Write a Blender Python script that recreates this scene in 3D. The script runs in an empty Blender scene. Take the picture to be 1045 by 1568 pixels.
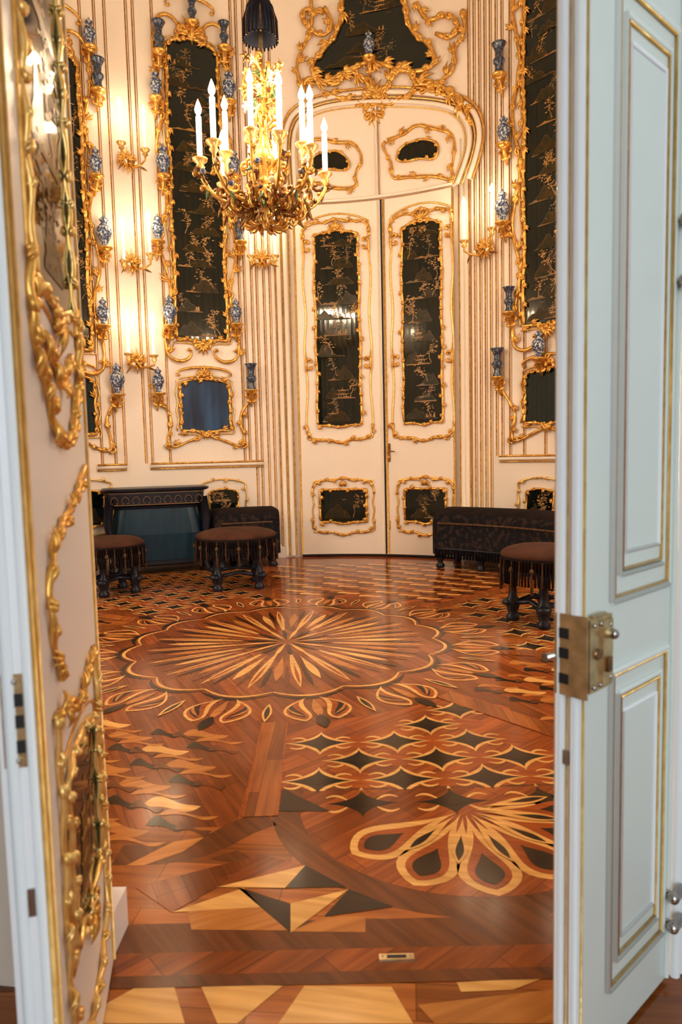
import bpy, math, random
from math import sin, cos, pi, radians, atan, tan, sqrt, asin, atan2
from mathutils import Vector, Matrix
random.seed(7)
S = bpy.context.scene
# ------------------------------------------------------------------ camera
H = 1.15; F = 1569.0
PITCH = atan(133/1569); ROLL = radians(-1.3)
MC = Matrix.Rotation(pi/2-PITCH, 3, 'X') @ Matrix.Rotation(ROLL, 3, 'Z')
EYE = Vector((0, 0, H))
cam = bpy.data.objects.new('camera', bpy.data.cameras.new('camera'))
S.collection.objects.link(cam); S.camera = cam
cam.location = EYE; cam.rotation_euler = MC.to_euler()
cam.data.sensor_fit = 'VERTICAL'; cam.data.sensor_height = 36; cam.data.lens = 36*F/2353
cam.data.clip_start = 0.02
cam.data.dof.use_dof = True; cam.data.dof.focus_distance = 6.0; cam.data.dof.aperture_fstop = 4.5
# ------------------------------------------------------------------ survey helpers (photo measurement -> room coordinates)
CX, CY, R = -0.33, 4.6, 3.1          # centre / radius of the round cabinet
ZT = 7.0                             # wall height
def ray(px, py):
    return MC @ Vector(((px-784)/F, -(py-1176.5)/F, -1))
def floor_at(px, py):
    d = ray(px, py); t = -H/d.z
    return (d.x*t, d.y*t)
def wall_at(px, py):
    d = ray(px, py); ox, oy = -CX, -CY
    a = d.x*d.x+d.y*d.y; b = 2*(ox*d.x+oy*d.y); c = ox*ox+oy*oy-R*R
    t = (-b+sqrt(max(0, b*b-4*a*c)))/(2*a)
    x, y = d.x*t-CX, d.y*t-CY
    return atan2(x, y), H+d.z*t
def at_depth(px, py, Y):
    d = ray(px, py); t = Y/d.y
    return Vector((d.x*t, Y, H+d.z*t))
def wmap(th0):
    def f(u, v, d):
        th = th0+u/R
        return Vector((CX+(R-d)*sin(th), CY+(R-d)*cos(th), v))
    return f
# ------------------------------------------------------------------ materials
MATS = {}
def mk(name, c, c2=None, rough=.5, metal=0., scale=8., stretch=(1, 1, 1), bump=0., emit=None, es=0., coat=0., spec=.5, thr=None, rot=0., detail=4.):
    m = bpy.data.materials.new(name); m.use_nodes = True
    nt = m.node_tree; N = nt.nodes; L = nt.links
    b = N['Principled BSDF']
    tc = N.new('ShaderNodeTexCoord'); mp = N.new('ShaderNodeMapping')
    mp.inputs['Scale'].default_value = stretch; mp.inputs['Rotation'].default_value = (0, 0, rot)
    nz = N.new('ShaderNodeTexNoise'); nz.inputs['Scale'].default_value = scale; nz.inputs['Detail'].default_value = detail
    rp = N.new('ShaderNodeValToRGB')
    lo, hi = thr if thr else (.3, .7)
    rp.color_ramp.elements[0].position = lo; rp.color_ramp.elements[1].position = hi
    c2 = c2 or tuple(x*.8 for x in c)
    rp.color_ramp.elements[0].color = (*c, 1); rp.color_ramp.elements[1].color = (*c2, 1)
    L.new(tc.outputs['Object'], mp.inputs[0]); L.new(mp.outputs[0], nz.inputs[0]); L.new(nz.outputs[0], rp.inputs[0])
    L.new(rp.outputs[0], b.inputs['Base Color'])
    b.inputs['Roughness'].default_value = rough; b.inputs['Metallic'].default_value = metal
    b.inputs['Coat Weight'].default_value = coat; b.inputs['Coat Roughness'].default_value = .1
    b.inputs['Specular IOR Level'].default_value = spec
    if emit:
        b.inputs['Emission Color'].default_value = (*emit, 1); b.inputs['Emission Strength'].default_value = es
    if bump:
        bp = N.new('ShaderNodeBump'); bp.inputs['Strength'].default_value = bump; bp.inputs['Distance'].default_value = .01
        L.new(nz.outputs[0], bp.inputs['Height']); L.new(bp.outputs[0], b.inputs['Normal'])
    MATS[name] = m
    return m
def wood(name, a, b_, rot=0., planks=True, pl=.45, pw=.07, rough=.15):
    m = bpy.data.materials.new(name); m.use_nodes = True
    nt = m.node_tree; N = nt.nodes; L = nt.links; b = N['Principled BSDF']
    tc = N.new('ShaderNodeTexCoord'); mp = N.new('ShaderNodeMapping'); mp.inputs['Rotation'].default_value = (0, 0, rot)
    L.new(tc.outputs['Object'], mp.inputs[0])
    m2 = N.new('ShaderNodeMapping'); m2.inputs['Scale'].default_value = (2.5, 45, 1); L.new(mp.outputs[0], m2.inputs[0])
    nz = N.new('ShaderNodeTexNoise'); nz.inputs['Scale'].default_value = 1.; nz.inputs['Detail'].default_value = 6; nz.inputs['Distortion'].default_value = .6
    L.new(m2.outputs[0], nz.inputs[0])
    rp = N.new('ShaderNodeValToRGB'); rp.color_ramp.elements[0].position = .3; rp.color_ramp.elements[1].position = .7
    rp.color_ramp.elements[0].color = (*a, 1); rp.color_ramp.elements[1].color = (*b_, 1)
    L.new(nz.outputs[0], rp.inputs[0])
    n2 = N.new('ShaderNodeTexNoise'); n2.inputs['Scale'].default_value = 3.; L.new(mp.outputs[0], n2.inputs[0])
    mx = N.new('ShaderNodeMixRGB'); mx.blend_type = 'MULTIPLY'; mx.inputs[0].default_value = .5
    L.new(rp.outputs[0], mx.inputs[1]); L.new(n2.outputs[0], mx.inputs[2])
    out = mx.outputs[0]
    g = N.new('ShaderNodeMixRGB'); g.blend_type = 'MULTIPLY'; g.inputs[0].default_value = 1.; g.inputs[2].default_value = (1.42, 1.46, 1.55, 1)
    L.new(out, g.inputs[1]); out = g.outputs[0]
    if planks:
        br = N.new('ShaderNodeTexBrick'); br.inputs['Scale'].default_value = 1.
        br.inputs['Brick Width'].default_value = pl; br.inputs['Row Height'].default_value = pw
        br.inputs['Mortar Size'].default_value = .0012; br.inputs['Color1'].default_value = (1.25, 1.25, 1.25, 1)
        br.inputs['Color2'].default_value = (.52, .48, .44, 1); br.inputs['Mortar'].default_value = (.25, .2, .15, 1)
        L.new(mp.outputs[0], br.inputs[0])
        m3 = N.new('ShaderNodeMixRGB'); m3.blend_type = 'MULTIPLY'; m3.inputs[0].default_value = .85
        L.new(out, m3.inputs[1]); L.new(br.outputs[0], m3.inputs[2]); out = m3.outputs[0]
    L.new(out, b.inputs['Base Color'])
    b.inputs['Roughness'].default_value = rough; b.inputs['Specular IOR Level'].default_value = .5
    bp = N.new('ShaderNodeBump'); bp.inputs['Strength'].default_value = .06; bp.inputs['Distance'].default_value = .01
    L.new(n2.outputs[0], bp.inputs['Height']); L.new(bp.outputs[0], b.inputs['Normal'])
    MATS[name] = m
mk('cream_paint', (.88, .77, .65), (.85, .73, .60), rough=.42, scale=2)
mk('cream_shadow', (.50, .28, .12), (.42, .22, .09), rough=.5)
mk('ceiling_plaster', (.85, .78, .66), rough=.7)
mk('gold', (.93, .55, .14), (.52, .24, .04), rough=.28, metal=.78, scale=25, bump=.3)
mk('gold_pale', (.95, .66, .25), (.72, .41, .10), rough=.28, metal=.72, scale=30, bump=.2)
mk('gold_paint', (.42, .21, .045), (.18, .085, .018), rough=.4, metal=.1, scale=14)
mk('copper_paint', (.24, .08, .02), (.09, .09, .03), rough=.4, metal=.1, scale=14)
mk('dim_gilding', (.050, .024, .006), (.012, .018, .008), rough=.25, scale=22, spec=.2)
mk('bronze', (.35, .17, .05), (.14, .06, .02), rough=.3, metal=.85, scale=30, bump=.3)
mk('lacquer', (.002, .006, .005), (.014, .011, .004), rough=.06, scale=6, thr=(.45, .8), detail=8, spec=.38)
mk('mirror_dark', (.001, .007, .008), (.003, .016, .018), rough=.06, scale=2, spec=.4)
mk('mirror_blue', (.006, .015, .035), (.03, .09, .21), rough=.12, scale=3, stretch=(3, 3, .5), spec=.4)
mk('white_door', (.86, .78, .74), (.82, .74, .70), rough=.35, scale=3)
mk('blue_door', (.74, .80, .77), (.70, .77, .75), rough=.3, scale=3)
mk('white_gloss', (.90, .92, .95), (.86, .89, .93), rough=.25, scale=3)
mk('brass', (.75, .56, .30), (.48, .34, .17), rough=.32, metal=.8, scale=40, bump=.2)
mk('steel', (.55, .52, .5), (.35, .33, .3), rough=.25, metal=1., scale=30)
mk('black_slot', (.01, .01, .012), rough=.6)
mk('porcelain', (.52, .54, .54), (.03, .055, .13), rough=.15, scale=45, thr=(.40, .52), coat=.4)
mk('blue_glaze', (.02, .03, .06), (.20, .25, .30), rough=.15, scale=40, thr=(.5, .7), coat=.4)
mk('petal_white', (.92, .82, .6), (.9, .7, .38), rough=.35, scale=20)
mk('petal_yellow', (.85, .58, .16), (.7, .40, .08), rough=.35, scale=20)
mk('leaf_green', (.10, .16, .05), (.05, .09, .03), rough=.4, scale=20)
mk('candle_wax', (.97, .92, .82), (.95, .88, .76), rough=.4, emit=(1, .88, .70), es=.55)
mk('flame', (1, .8, .5), rough=.5, emit=(1, .80, .50), es=25)
mk('velvet', (.007, .005, .006), (.016, .009, .008), rough=.9, scale=9, bump=.3, spec=.12)
mk('seat_top', (.075, .027, .014), (.038, .014, .008), rough=.85, scale=9, spec=.15)
mk('brocade', (.004, .004, .006), (.026, .014, .011), rough=.8, scale=22, thr=(.5, .6), bump=.5, detail=2, spec=.15)
mk('ebony', (.006, .006, .012), (.014, .014, .022), rough=.35, scale=12, spec=.3)
mk('fringe_tan', (.14, .075, .036), (.05, .025, .014), rough=.8, scale=60, spec=.1)
mk('teal_silk', (.002, .012, .026), (.005, .028, .046), rough=.35, scale=5, stretch=(4, 4, .5), spec=.3)
mk('dark_cloth', (.005, .006, .009), (.012, .012, .02), rough=.9, scale=20, spec=.1)
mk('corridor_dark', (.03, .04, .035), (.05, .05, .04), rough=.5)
mk('rope', (.45, .28, .1), (.25, .14, .05), rough=.6, scale=60, bump=.5)
wood('wd_base', (.36, .088, .018), (.20, .042, .009), rot=.5)
wood('wd_a', (.36, .084, .014), (.20, .042, .009), rot=-.7, pl=.6, pw=.09)
wood('wd_b', (.31, .076, .014), (.17, .038, .009), rot=1.1, pl=.5, pw=.08)
wood('wd_c', (.44, .130, .022), (.25, .062, .012), rot=.1, pl=.7, pw=.1)
wood('wd_band', (.38, .112, .020), (.24, .060, .012), rot=1.57, pl=.5, pw=.10)
wood('wd_red', (.38, .080, .012), (.23, .046, .009), planks=False, rot=.3)
wood('wd_brown', (.17, .046, .012), (.09, .025, .008), planks=False, rot=.9)
wood('wd_pale', (.82, .44, .13), (.58, .27, .065), planks=False, rot=.2)
wood('wd_orange', (.54, .20, .040), (.36, .115, .022), planks=False, rot=-.4)
wood('wd_dark', (.034, .018, .009), (.016, .009, .006), planks=False, rot=.2)
# ------------------------------------------------------------------ mesh builder
class MB:
    def __init__(s, name):
        s.name = name; s.V = []; s.F = []; s.M = []; s.S = []; s.mats = []; s.T = None
    def mi(s, m):
        if m not in s.mats: s.mats.append(m)
        return s.mats.index(m)
    def addv(s, p):
        p = Vector(p)
        if s.T is not None: p = s.T @ p
        s.V.append(p); return len(s.V)-1
    def face(s, idx, m, smooth=False):
        s.F.append(idx); s.M.append(s.mi(m)); s.S.append(smooth)
    def tube(s, pts, rad, m, seg=6, flat=1.):
        n = len(pts)
        if n < 2: return
        nn = None; base = len(s.V)
        for i, p in enumerate(pts):
            t = (pts[min(i+1, n-1)]-pts[max(i-1, 0)])
            if t.length < 1e-9: t = Vector((0, 0, 1))
            t.normalize()
            if nn is None: nn = t.orthogonal().normalized()
            nn = nn-t*nn.dot(t)
            if nn.length < 1e-6: nn = t.orthogonal()
            nn.normalize(); bb = t.cross(nn)
            r = rad[i] if isinstance(rad, (list, tuple)) else rad
            for k in range(seg):
                a = 2*pi*k/seg
                s.addv(p+nn*(cos(a)*r)+bb*(sin(a)*r*flat))
        for i in range(n-1):
            for k in range(seg):
                a = base+i*seg+k; b = base+i*seg+(k+1) % seg
                s.face((a, b, b+seg, a+seg), m, True)
        s.face(tuple(base+k for k in range(seg)), m); s.face(tuple(base+(n-1)*seg+k for k in range(seg)), m)
    def lathe(s, prof, o, m, seg=14, sx=1., sy=1.):
        base = len(s.V); o = Vector(o)
        for r, z in prof:
            for k in range(seg):
                a = 2*pi*k/seg; s.addv(o+Vector((r*cos(a)*sx, r*sin(a)*sy, z)))
        for i in range(len(prof)-1):
            mm = m[i] if isinstance(m, list) else m
            for k in range(seg):
                a = base+i*seg+k; b = base+i*seg+(k+1) % seg
                s.face((a, b, b+seg, a+seg), mm, True)
        mm = m[0] if isinstance(m, list) else m
        s.face(tuple(base+k for k in range(seg)), mm)
        mm = m[-1] if isinstance(m, list) else m
        s.face(tuple(base+(len(prof)-1)*seg+k for k in range(seg)), mm)
    def ball(s, o, rx, ry, rz, m, seg=8):
        pr = [(max(.02, sin(pi*i/6)), -cos(pi*i/6)*rz) for i in range(7)]
        s.lathe(pr, o, m, seg, rx, ry)
    def box(s, a, b, m, f=None):
        base = len(s.V)
        for z in (a[2], b[2]):
            for x, y in ((a[0], a[1]), (b[0], a[1]), (b[0], b[1]), (a[0], b[1])):
                s.addv(f(x, z, y) if f else (x, y, z))
        for q in ((0, 1, 2, 3), (4, 5, 6, 7), (0, 1, 5, 4), (1, 2, 6, 5), (2, 3, 7, 6), (3, 0, 4, 7)):
            s.face(tuple(base+i for i in q), m)
    def poly(s, pts, z, m):
        s.face(tuple(s.addv((p[0], p[1], z)) for p in pts), m)
    def build(s, keep=False):
        me = bpy.data.meshes.new(s.name)
        if keep: o = Vector((0, 0, 0))
        else:
            xs = [v.x for v in s.V]; ys = [v.y for v in s.V]; zs = [v.z for v in s.V]
            o = Vector(((min(xs)+max(xs))/2, (min(ys)+max(ys))/2, min(zs)))
        me.from_pydata([tuple(v-o) for v in s.V], [], s.F)
        for m in s.mats: me.materials.append(MATS[m])
        me.polygons.foreach_set('material_index', s.M)
        me.polygons.foreach_set('use_smooth', s.S)
        me.update()
        ob = bpy.data.objects.new(s.name, me); ob.location = o
        S.collection.objects.link(ob)
        return ob
# ------------------------------------------------------------------ ornament vocabulary (2D on a surface map f(u,v,d))
def resample(P, step, closed=False):
    P = [Vector(p[:2]) for p in P]
    if closed: P.append(P[0])
    out = [P[0].copy()]; acc = 0.
    for a, b in zip(P, P[1:]):
        L = (b-a).length
        if L < 1e-9: continue
        t = step-acc
        while t <= L:
            out.append(a.lerp(b, t/L)); t += step
        acc = (acc+L) % step
    if len(out) < 3: out = P
    return out
def smoothp(P, it=2, closed=False):
    P = [Vector(p[:2]) for p in P]
    for _ in range(it):
        Q = [] if closed else [P[0]]
        n = len(P)
        for i in range(n if closed else n-1):
            a, b = P[i], P[(i+1) % n]
            Q += [a.lerp(b, .25), a.lerp(b, .75)]
        if not closed: Q.append(P[-1])
        P = Q
    return P
def curl(mb, f, u, v, ang, size, r, side=1, m='gold', d=.025, n=11, seg=5, turns=1.35):
    pts = []; rad = []; st = size/n*1.9
    x, y, a = u, v, ang
    for i in range(n+1):
        t = i/n
        pts.append(f(x, y, d+.012*sin(pi*t))); rad.append(r*(.55+.7*sin(pi*min(1, t*1.1+.12)))*(1-.35*t))
        a += side*(2*pi*turns/n)*(.25+1.5*t)
        s_ = st*(1-.72*t)
        x += cos(a)*s_; y += sin(a)*s_
    mb.tube(pts, rad, m, seg)
    e = pts[-1]; mb.ball(e, r*1.15, r*1.15, r*1.15, m, 6)
def leaf(mb, f, u, v, ang, L, w, m='gold', bend=.5, d=.025, seg=5):
    pts = []; rad = []; x, y, a = u, v, ang
    for i in range(6):
        t = i/5; pts.append(f(x, y, d+.02*sin(pi*t))); rad.append(w*(.25, .8, 1, .85, .5, .12)[i])
        a += bend/5; x += cos(a)*L/5; y += sin(a)*L/5
    mb.tube(pts, rad, m, seg)
def rococo(mb, f, P, r=.014, step=.11, size=.07, closed=False, m='gold', seed=1, d=.02, dens=1., seg=6, cs=5):
    rn = random.Random(seed)
    Q = resample(P, min(step*.3, .04), closed)
    n = len(Q)
    mb.tube([f(p.x, p.y, d+.006*sin(i*.9)) for i, p in enumerate(Q)], [r*(.75+.4*abs(sin(i*.55+seed))) for i in range(n)], m, seg)
    K = resample(P, step, closed); sd = 1
    for i in range(len(K)-1):
        if rn.random() > dens: continue
        t = (K[i+1]-K[i]); a = atan2(t.y, t.x)
        sd = -sd
        x, y = K[i].x, K[i].y
        q = rn.random(); s_ = size*rn.uniform(.75, 1.3)
        if q < .55:
            curl(mb, f, x, y, a+sd*.9, s_, r*.85, -sd, m, d, seg=cs)
            leaf(mb, f, x, y, a-sd*.5, s_*.8, r*.8, m, sd*.9, d, seg=cs)
        else:
            for kk in (-.55, 0.1, .75): leaf(mb, f, x, y, a+sd*(1.0+kk*.6), s_*(1.-abs(kk)*.3), r*.75, m, -sd*.6, d, seg=cs)
def cscroll(mb, f, u, v, w, h, r, m='gold', flip=1, d=.025, seg=6):
    pts = []; rad = []
    for i in range(21):
        t = i/20; a = pi*(1-t)
        pts.append(f(u+cos(a)*w/2, v+flip*sin(a)*h, d+.01)); rad.append(r*(.7+.6*sin(pi*t)))
    mb.tube(pts, rad, m, seg)
    for sg in (-1, 1): curl(mb, f, u+sg*w/2, v, -flip*pi/2, h*.7, r*.8, -sg*flip, m, d)
def crest(mb, f, u, v, s, r, m='gold', flip=1, d=.03, n=7):
    for k in range(n):
        a = pi/2+(k-(n-1)/2)*.38
        leaf(mb, f, u, v, a*flip, s*(1-.09*abs(k-(n-1)/2)), r, m, (k-(n-1)/2)*.12*flip, d)
    for sg in (-1, 1):
        curl(mb, f, u+sg*s*.2, v, (pi/2-sg*1.2)*flip, s*.9, r*.9, -sg*flip, m, d)
        curl(mb, f, u+sg*s*.2, v, (pi/2-sg*1.9)*flip, s*.8, r*.8, sg*flip, m, d)
    mb.ball(f(u, v, d+.01), r*1.6, r*1.6, r*1.6, m, 6)
def polyfill(mb, f, P, d, m, n=24):
    us = [p[0] for p in P]; u0, u1 = min(us), max(us)
    cols = []
    for i in range(n+1):
        u = u0+(u1-u0)*(i/n*.9996+.0002); ys = []
        for a, b in zip(P, list(P[1:])+[P[0]]):
            if (a[0]-u)*(b[0]-u) <= 0 and abs(a[0]-b[0]) > 1e-9:
                ys.append(a[1]+(b[1]-a[1])*(u-a[0])/(b[0]-a[0]))
        cols.append((u, min(ys), max(ys)))
    idx = []
    for u, lo, hi in cols: idx.append((mb.addv(f(u, lo, d)), mb.addv(f(u, hi, d))))
    for a, b in zip(idx, idx[1:]): mb.face((a[0], b[0], b[1], a[1]), m)
def ribbon(mb, f, P, w, d, m):
    P = [Vector(p[:2]) for p in P]; n = len(P); ids = []
    for i, p in enumerate(P):
        t = P[min(i+1, n-1)]-P[max(i-1, 0)]
        if t.length < 1e-9: t = Vector((1, 0))
        t.normalize(); nn = Vector((-t.y, t.x))
        ww = w[i] if isinstance(w, (list, tuple)) else w
        a = p+nn*ww/2; b = p-nn*ww/2
        ids.append((mb.addv(f(a.x, a.y, d)), mb.addv(f(b.x, b.y, d))))
    for a, b in zip(ids, ids[1:]): mb.face((a[0], a[1], b[1], b[0]), m)
def chinoiserie(mb, f, u0, u1, v0, v1, d, seed):
    """painted Chinese landscape: hills, islands, water, trees, pavilions, rocks, figures, birds"""
    rn = random.Random(seed*17+3); w = u1-u0
    cl = lambda x: max(u0+.004, min(u1-.004, x))
    cv = lambda y: max(v0, min(v1, y))
    def pg(P, m, dd=0.): mb.face(tuple(mb.addv(f(cl(x), cv(y), d+dd)) for x, y in P), m)
    def rb(P, ww, m): ribbon(mb, f, [(cl(x), cv(y)) for x, y in P], ww, d, m)
    def mm(): return rn.choice(('gold_paint', 'gold_paint', 'copper_paint'))
    v = v0+.02
    while v < v1-.08:
        h = min(rn.uniform(.16, .26), v1-v)
        x0 = u0+w*rn.uniform(-.1, .5); L = w*rn.uniform(.4, .7); ph = rn.uniform(0, 6)
        top = [(x0+L*t/10, v+h*.05+h*.6*sin(pi*t/10)*(.55+.45*abs(sin(t*.9+ph)))) for t in range(11)]
        pg([(x0, v)]+top+[(x0+L, v)], 'dim_gilding', -.0008); rb(top, .002, 'copper_paint')
        x0 = u0+w*rn.uniform(.0, .35); L = w*rn.uniform(.4, .7); m = mm(); ph = rn.uniform(0, 6)
        top = [(x0+L*t/10, v+.006+.026*sin(pi*t/10)*(.6+.4*sin(t*1.7+ph))) for t in range(11)]
        pg([(x0, v)]+top+[(x0+L, v)], rn.choice(('gold_paint', 'dim_gilding', 'copper_paint'))); rb(top, .004, 'gold_paint')
        cx0, L0 = x0, L
        typ = rn.choice((0, 0, 1, 1, 1, 2, 3))
        if typ == 0:
            cx = cx0+L0*rn.uniform(.3, .7); y = v+.02; ww = w*rn.uniform(.16, .26); m = 'gold_paint'
            for s_ in range(rn.choice((1, 2, 2, 3))):
                hh = .028
                for sx in (-.8, -.27, .27, .8): pg([(cx+sx*ww*.5-.002, y), (cx+sx*ww*.5+.002, y), (cx+sx*ww*.5+.002, y+hh), (cx+sx*ww*.5-.002, y+hh)], m)
                y += hh
                rb([(cx-ww*.8, y+.012), (cx-ww*.5, y), (cx, y+.004), (cx+ww*.5, y), (cx+ww*.8, y+.012)], [.002, .008, .016, .008, .002], m)
                y += .014; ww *= .75
            rb([(cx, y), (cx, y+.025)], [.006, .001], m)
        for tr_ in range(1 if typ in (0, 2, 3) else 2):
            x, y, a = u0+w*rn.uniform(.1, .9), v+.01, pi/2+rn.uniform(-.4, .4)
            P = []; m = mm()
            for i in range(9):
                P.append((x, y)); a += rn.uniform(-.7, .7); a = a*.7+pi/2*.3
                x = cl(x+cos(a)*h*.14); y += abs(sin(a))*h*.12
                if i > 2:
                    for _ in range(7):
                        lx, ly = x+rn.gauss(0, .028), y+rn.gauss(0, .015); s_ = rn.uniform(.003, .009)
                        pg([(lx-s_*1.8, ly-s_*.3), (lx, ly-s_), (lx+s_*1.8, ly+s_*.2), (lx, ly+s_*.7)], m)
            rb(P, [.009-.0008*i for i in range(9)], m)
        if typ == 3:
            for q in range(3):
                x, y = cx0+L0*rn.uniform(.1, .9), v+.018; m = 'gold_paint'; k = rn.uniform(.7, 1.1)
                pg([(x-.012*k, y), (x+.013*k, y), (x+.008*k, y+.03*k), (x+.014*k, y+.034*k), (x+.003*k, y+.044*k), (x-.005*k, y+.042*k), (x-.010*k, y+.025*k)], m)
                pg([(x-.005*k, y+.046*k), (x, y+.043*k), (x+.005*k, y+.047*k), (x+.001*k, y+.055*k)], m)
        if rn.random() < .4:
            x, y = u0+w*rn.uniform(.2, .8), v+h*.8
            rb([(x-.03, y+.012), (x-.01, y+.004), (x, y), (x+.012, y+.006), (x+.03, y+.010)], [.001, .005, .006, .005, .001], mm())
        v += h
def frame_path(w, v0, v1, arch=.04, dip=.03, wob=.008, mg=0.):
    P = []; hw = w/2+mg; v0 -= mg; v1 += mg
    for i in range(13): t = i/12; P.append((-hw+2*hw*t, v0-dip*sin(pi*t)**2+dip*.5*sin(2*pi*t)**2))
    n = max(6, int((v1-v0)/.06))
    for i in range(1, n): t = i/n; P.append((hw+wob*sin(t*pi*6), v0+(v1-v0)*t))
    for i in range(13): t = i/12; P.append((hw-2*hw*t, v1+arch*sin(pi*t)**.8 if 0 < t < 1 else v1))
    for i in range(1, n): t = i/n; P.append((-hw-wob*sin((1-t)*pi*6), v1-(v1-v0)*t))
    return P
def survey_rect(x0, x1, yt, yb, ym=None):
    ym = (yt+yb)/2 if ym is None else ym
    t0, _ = wall_at(x0, ym); t1, _ = wall_at(x1, ym); xm = (x0+x1)/2
    zt = wall_at(xm, yt)[1]; zb = wall_at(xm, yb)[1]
    return (t0+t1)/2, R*(t1-t0), zb, zt
def tw(px, py=700): return wall_at(px, py)[0]
# ------------------------------------------------------------------ room shell
thR = pi-asin((.74-CX)/R)             # right edge of opening
thL = atan2(-.60-CX, -sqrt(R*R-(-.60-CX)**2))
def col(th, z, d): return Vector((CX+(R-d)*sin(th), CY+(R-d)*cos(th), z))
WINS = (1.95, -1.75)                  # unseen side windows, inferred from reflections, added for fill light (azimuth)
WHW, WZ0, WZ1 = .22, .9, 4.2
mb = MB('wall_back')
cuts = sorted([thL+(thR-thL)*i/160 for i in range(161)]+[w_+s_*WHW for w_ in WINS for s_ in (-1, 1)])
for a, b in zip(cuts, cuts[1:]):
    if b-a < 1e-6: continue
    mid = (a+b)/2
    spans = [(0, ZT)]
    if any(abs(mid-w_) < WHW for w_ in WINS): spans = [(0, WZ0), (WZ1, ZT)]
    for z0, z1 in spans:
        for d, in ((0,), (-.12,)):
            q = [mb.addv(col(a, z0, d)), mb.addv(col(b, z0, d)), mb.addv(col(b, z1, d)), mb.addv(col(a, z1, d))]
            mb.face(tuple(q), 'cream_paint', False)
TD0, TD1 = tw(650, 900), tw(1064, 900)
zd = wall_at(470, 1068)[1]
spx = [215, 247, 270, 318, 333, 375, 550, 562, 578, 590, 606, 620, 634, 1080, 1092, 1104, 1116, 1128, 1141, 1154, 1172]
ths = [tw(p) for p in spx]
t = tw(196)-.05
while t > thL+.1: ths.append(t); t -= .075
t = tw(1172)+.05
while t < thR-.1: ths.append(t); t += .075
for i, th in enumerate(ths):
    if any(abs(th-w_) < WHW+.03 for w_ in WINS): continue
    near = (TD0-.12 < th < TD1+.12)
    zb = .02 if near else zd+.03
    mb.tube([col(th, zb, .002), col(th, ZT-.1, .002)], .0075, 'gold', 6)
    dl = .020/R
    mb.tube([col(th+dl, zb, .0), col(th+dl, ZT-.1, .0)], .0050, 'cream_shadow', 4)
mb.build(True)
tr = MB('trim_1')
for px in (648, 664, 1066, 1076):
    th = tw(px, 900); tr.tube([col(th, .02, .01), col(th, wall_at(px, 320)[1], .01)], .028, 'cream_paint', 10)
for px in (640, 656, 673, 1060, 1083):
    th = tw(px, 900); tr.tube([col(th, .02, .02), col(th, wall_at(px, 320)[1], .02)], .008, 'gold', 6)
tr.build()
def arc_bar(mb, t0, t1, z, r, m, d=.02, n=None):
    n = n or max(3, int(abs(t1-t0)/.04)); mb.tube([col(t0+(t1-t0)*i/n, z, d) for i in range(n+1)], r, m, 8)
k = 2
for t0, t1 in ((tw(222, 1070), tw(290, 1070)), (tw(345, 1068), tw(606, 1068)), (tw(1150, 1060), tw(1150, 1060)+.62), (tw(222, 1070)-.5, tw(200, 1070))):
    tr = MB('trim_%d' % k); k += 1
    arc_bar(tr, t0, t1, zd, .022, 'cream_paint', .015); arc_bar(tr, t0, t1, zd+.026, .011, 'gold', .03); arc_bar(tr, t0, t1, zd-.03, .008, 'gold', .018)
    tr.build()
b = MB('baseboard_back')
for t0, t1 in ((thL, TD0), (TD1, thR)):
    m_ = 50; prev = None
    for i in range(m_+1):
        th = t0+(t1-t0)*i/m_
        c = [b.addv(col(th, z, d)) for z, d in ((0, .001), (0, .03), (.11, .03), (.13, .018), (.15, .001))]
        if prev:
            for j in range(4): b.face((prev[j], c[j], c[j+1], prev[j+1]), 'cream_paint')
        prev = c
b.build(True)
ce = MB('ceiling')
ce.poly([(CX+(R+.12)*cos(2*pi*i/96), CY+(R+.12)*sin(2*pi*i/96)) for i in range(96)], ZT, 'ceiling_plaster'); ce.build(True)
# ------------------------------------------------------------------ floor with marquetry
fl = MB('floor')
fl.poly([(-3.7, 1.43), (3.2, 1.43), (3.2, 7.9), (-3.7, 7.9)], 0, 'wd_base')
fl.poly([(-3.7, -2.6), (3.2, -2.6), (3.2, 1.43), (-3.7, 1.43)], 0, 'wd_c')
QX, QY = floor_at(660, 1475)
def pol(r, a): return (QX+r*cos(a), QY+r*sin(a))
def inroom(x, y, mg=.1): return (x-CX)**2+(y-CY)**2 < (R-mg)**2
def clipr(a, r):
    while not inroom(*pol(r, a)) and r > .3: r -= .05
    return r
D = radians
def wedge(a_0, a_1, r0, r1, z, m):
    n = max(4, int(abs(a_1-a_0)/.06)); P = [pol(r0, a_0+(a_1-a_0)*i/n) for i in range(n+1)]
    Q = [pol(clipr(a_0+(a_1-a_0)*i/n, r1), a_0+(a_1-a_0)*i/n) for i in range(n+1)]
    for i in range(n): fl.poly([P[i], P[i+1], Q[i+1], Q[i]], z, m)
FM = lambda u, v, d: Vector((u, v, d))
def fribbon(P, w, z, m): ribbon(fl, FM, P, w, z, m)
def tdrop(cx, cy, a, r0, r1, wd, z, m, p=1.6, bend=0., pw=1.):
    n = 14; L = []; Rr = []
    for i in range(n+1):
        t = i/n; t = 1-(1-t)**1.3; r = r0+(r1-r0)*t; hw = wd*max(0, sin(pi*min(1, t**p)))**pw; aa = a+bend*t
        x, y = cx+r*cos(aa), cy+r*sin(aa)
        L.append((x-sin(aa)*hw, y+cos(aa)*hw)); Rr.append((x+sin(aa)*hw, y-cos(aa)*hw))
    fl.poly(L+Rr[::-1][1:-1], z, m)
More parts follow.
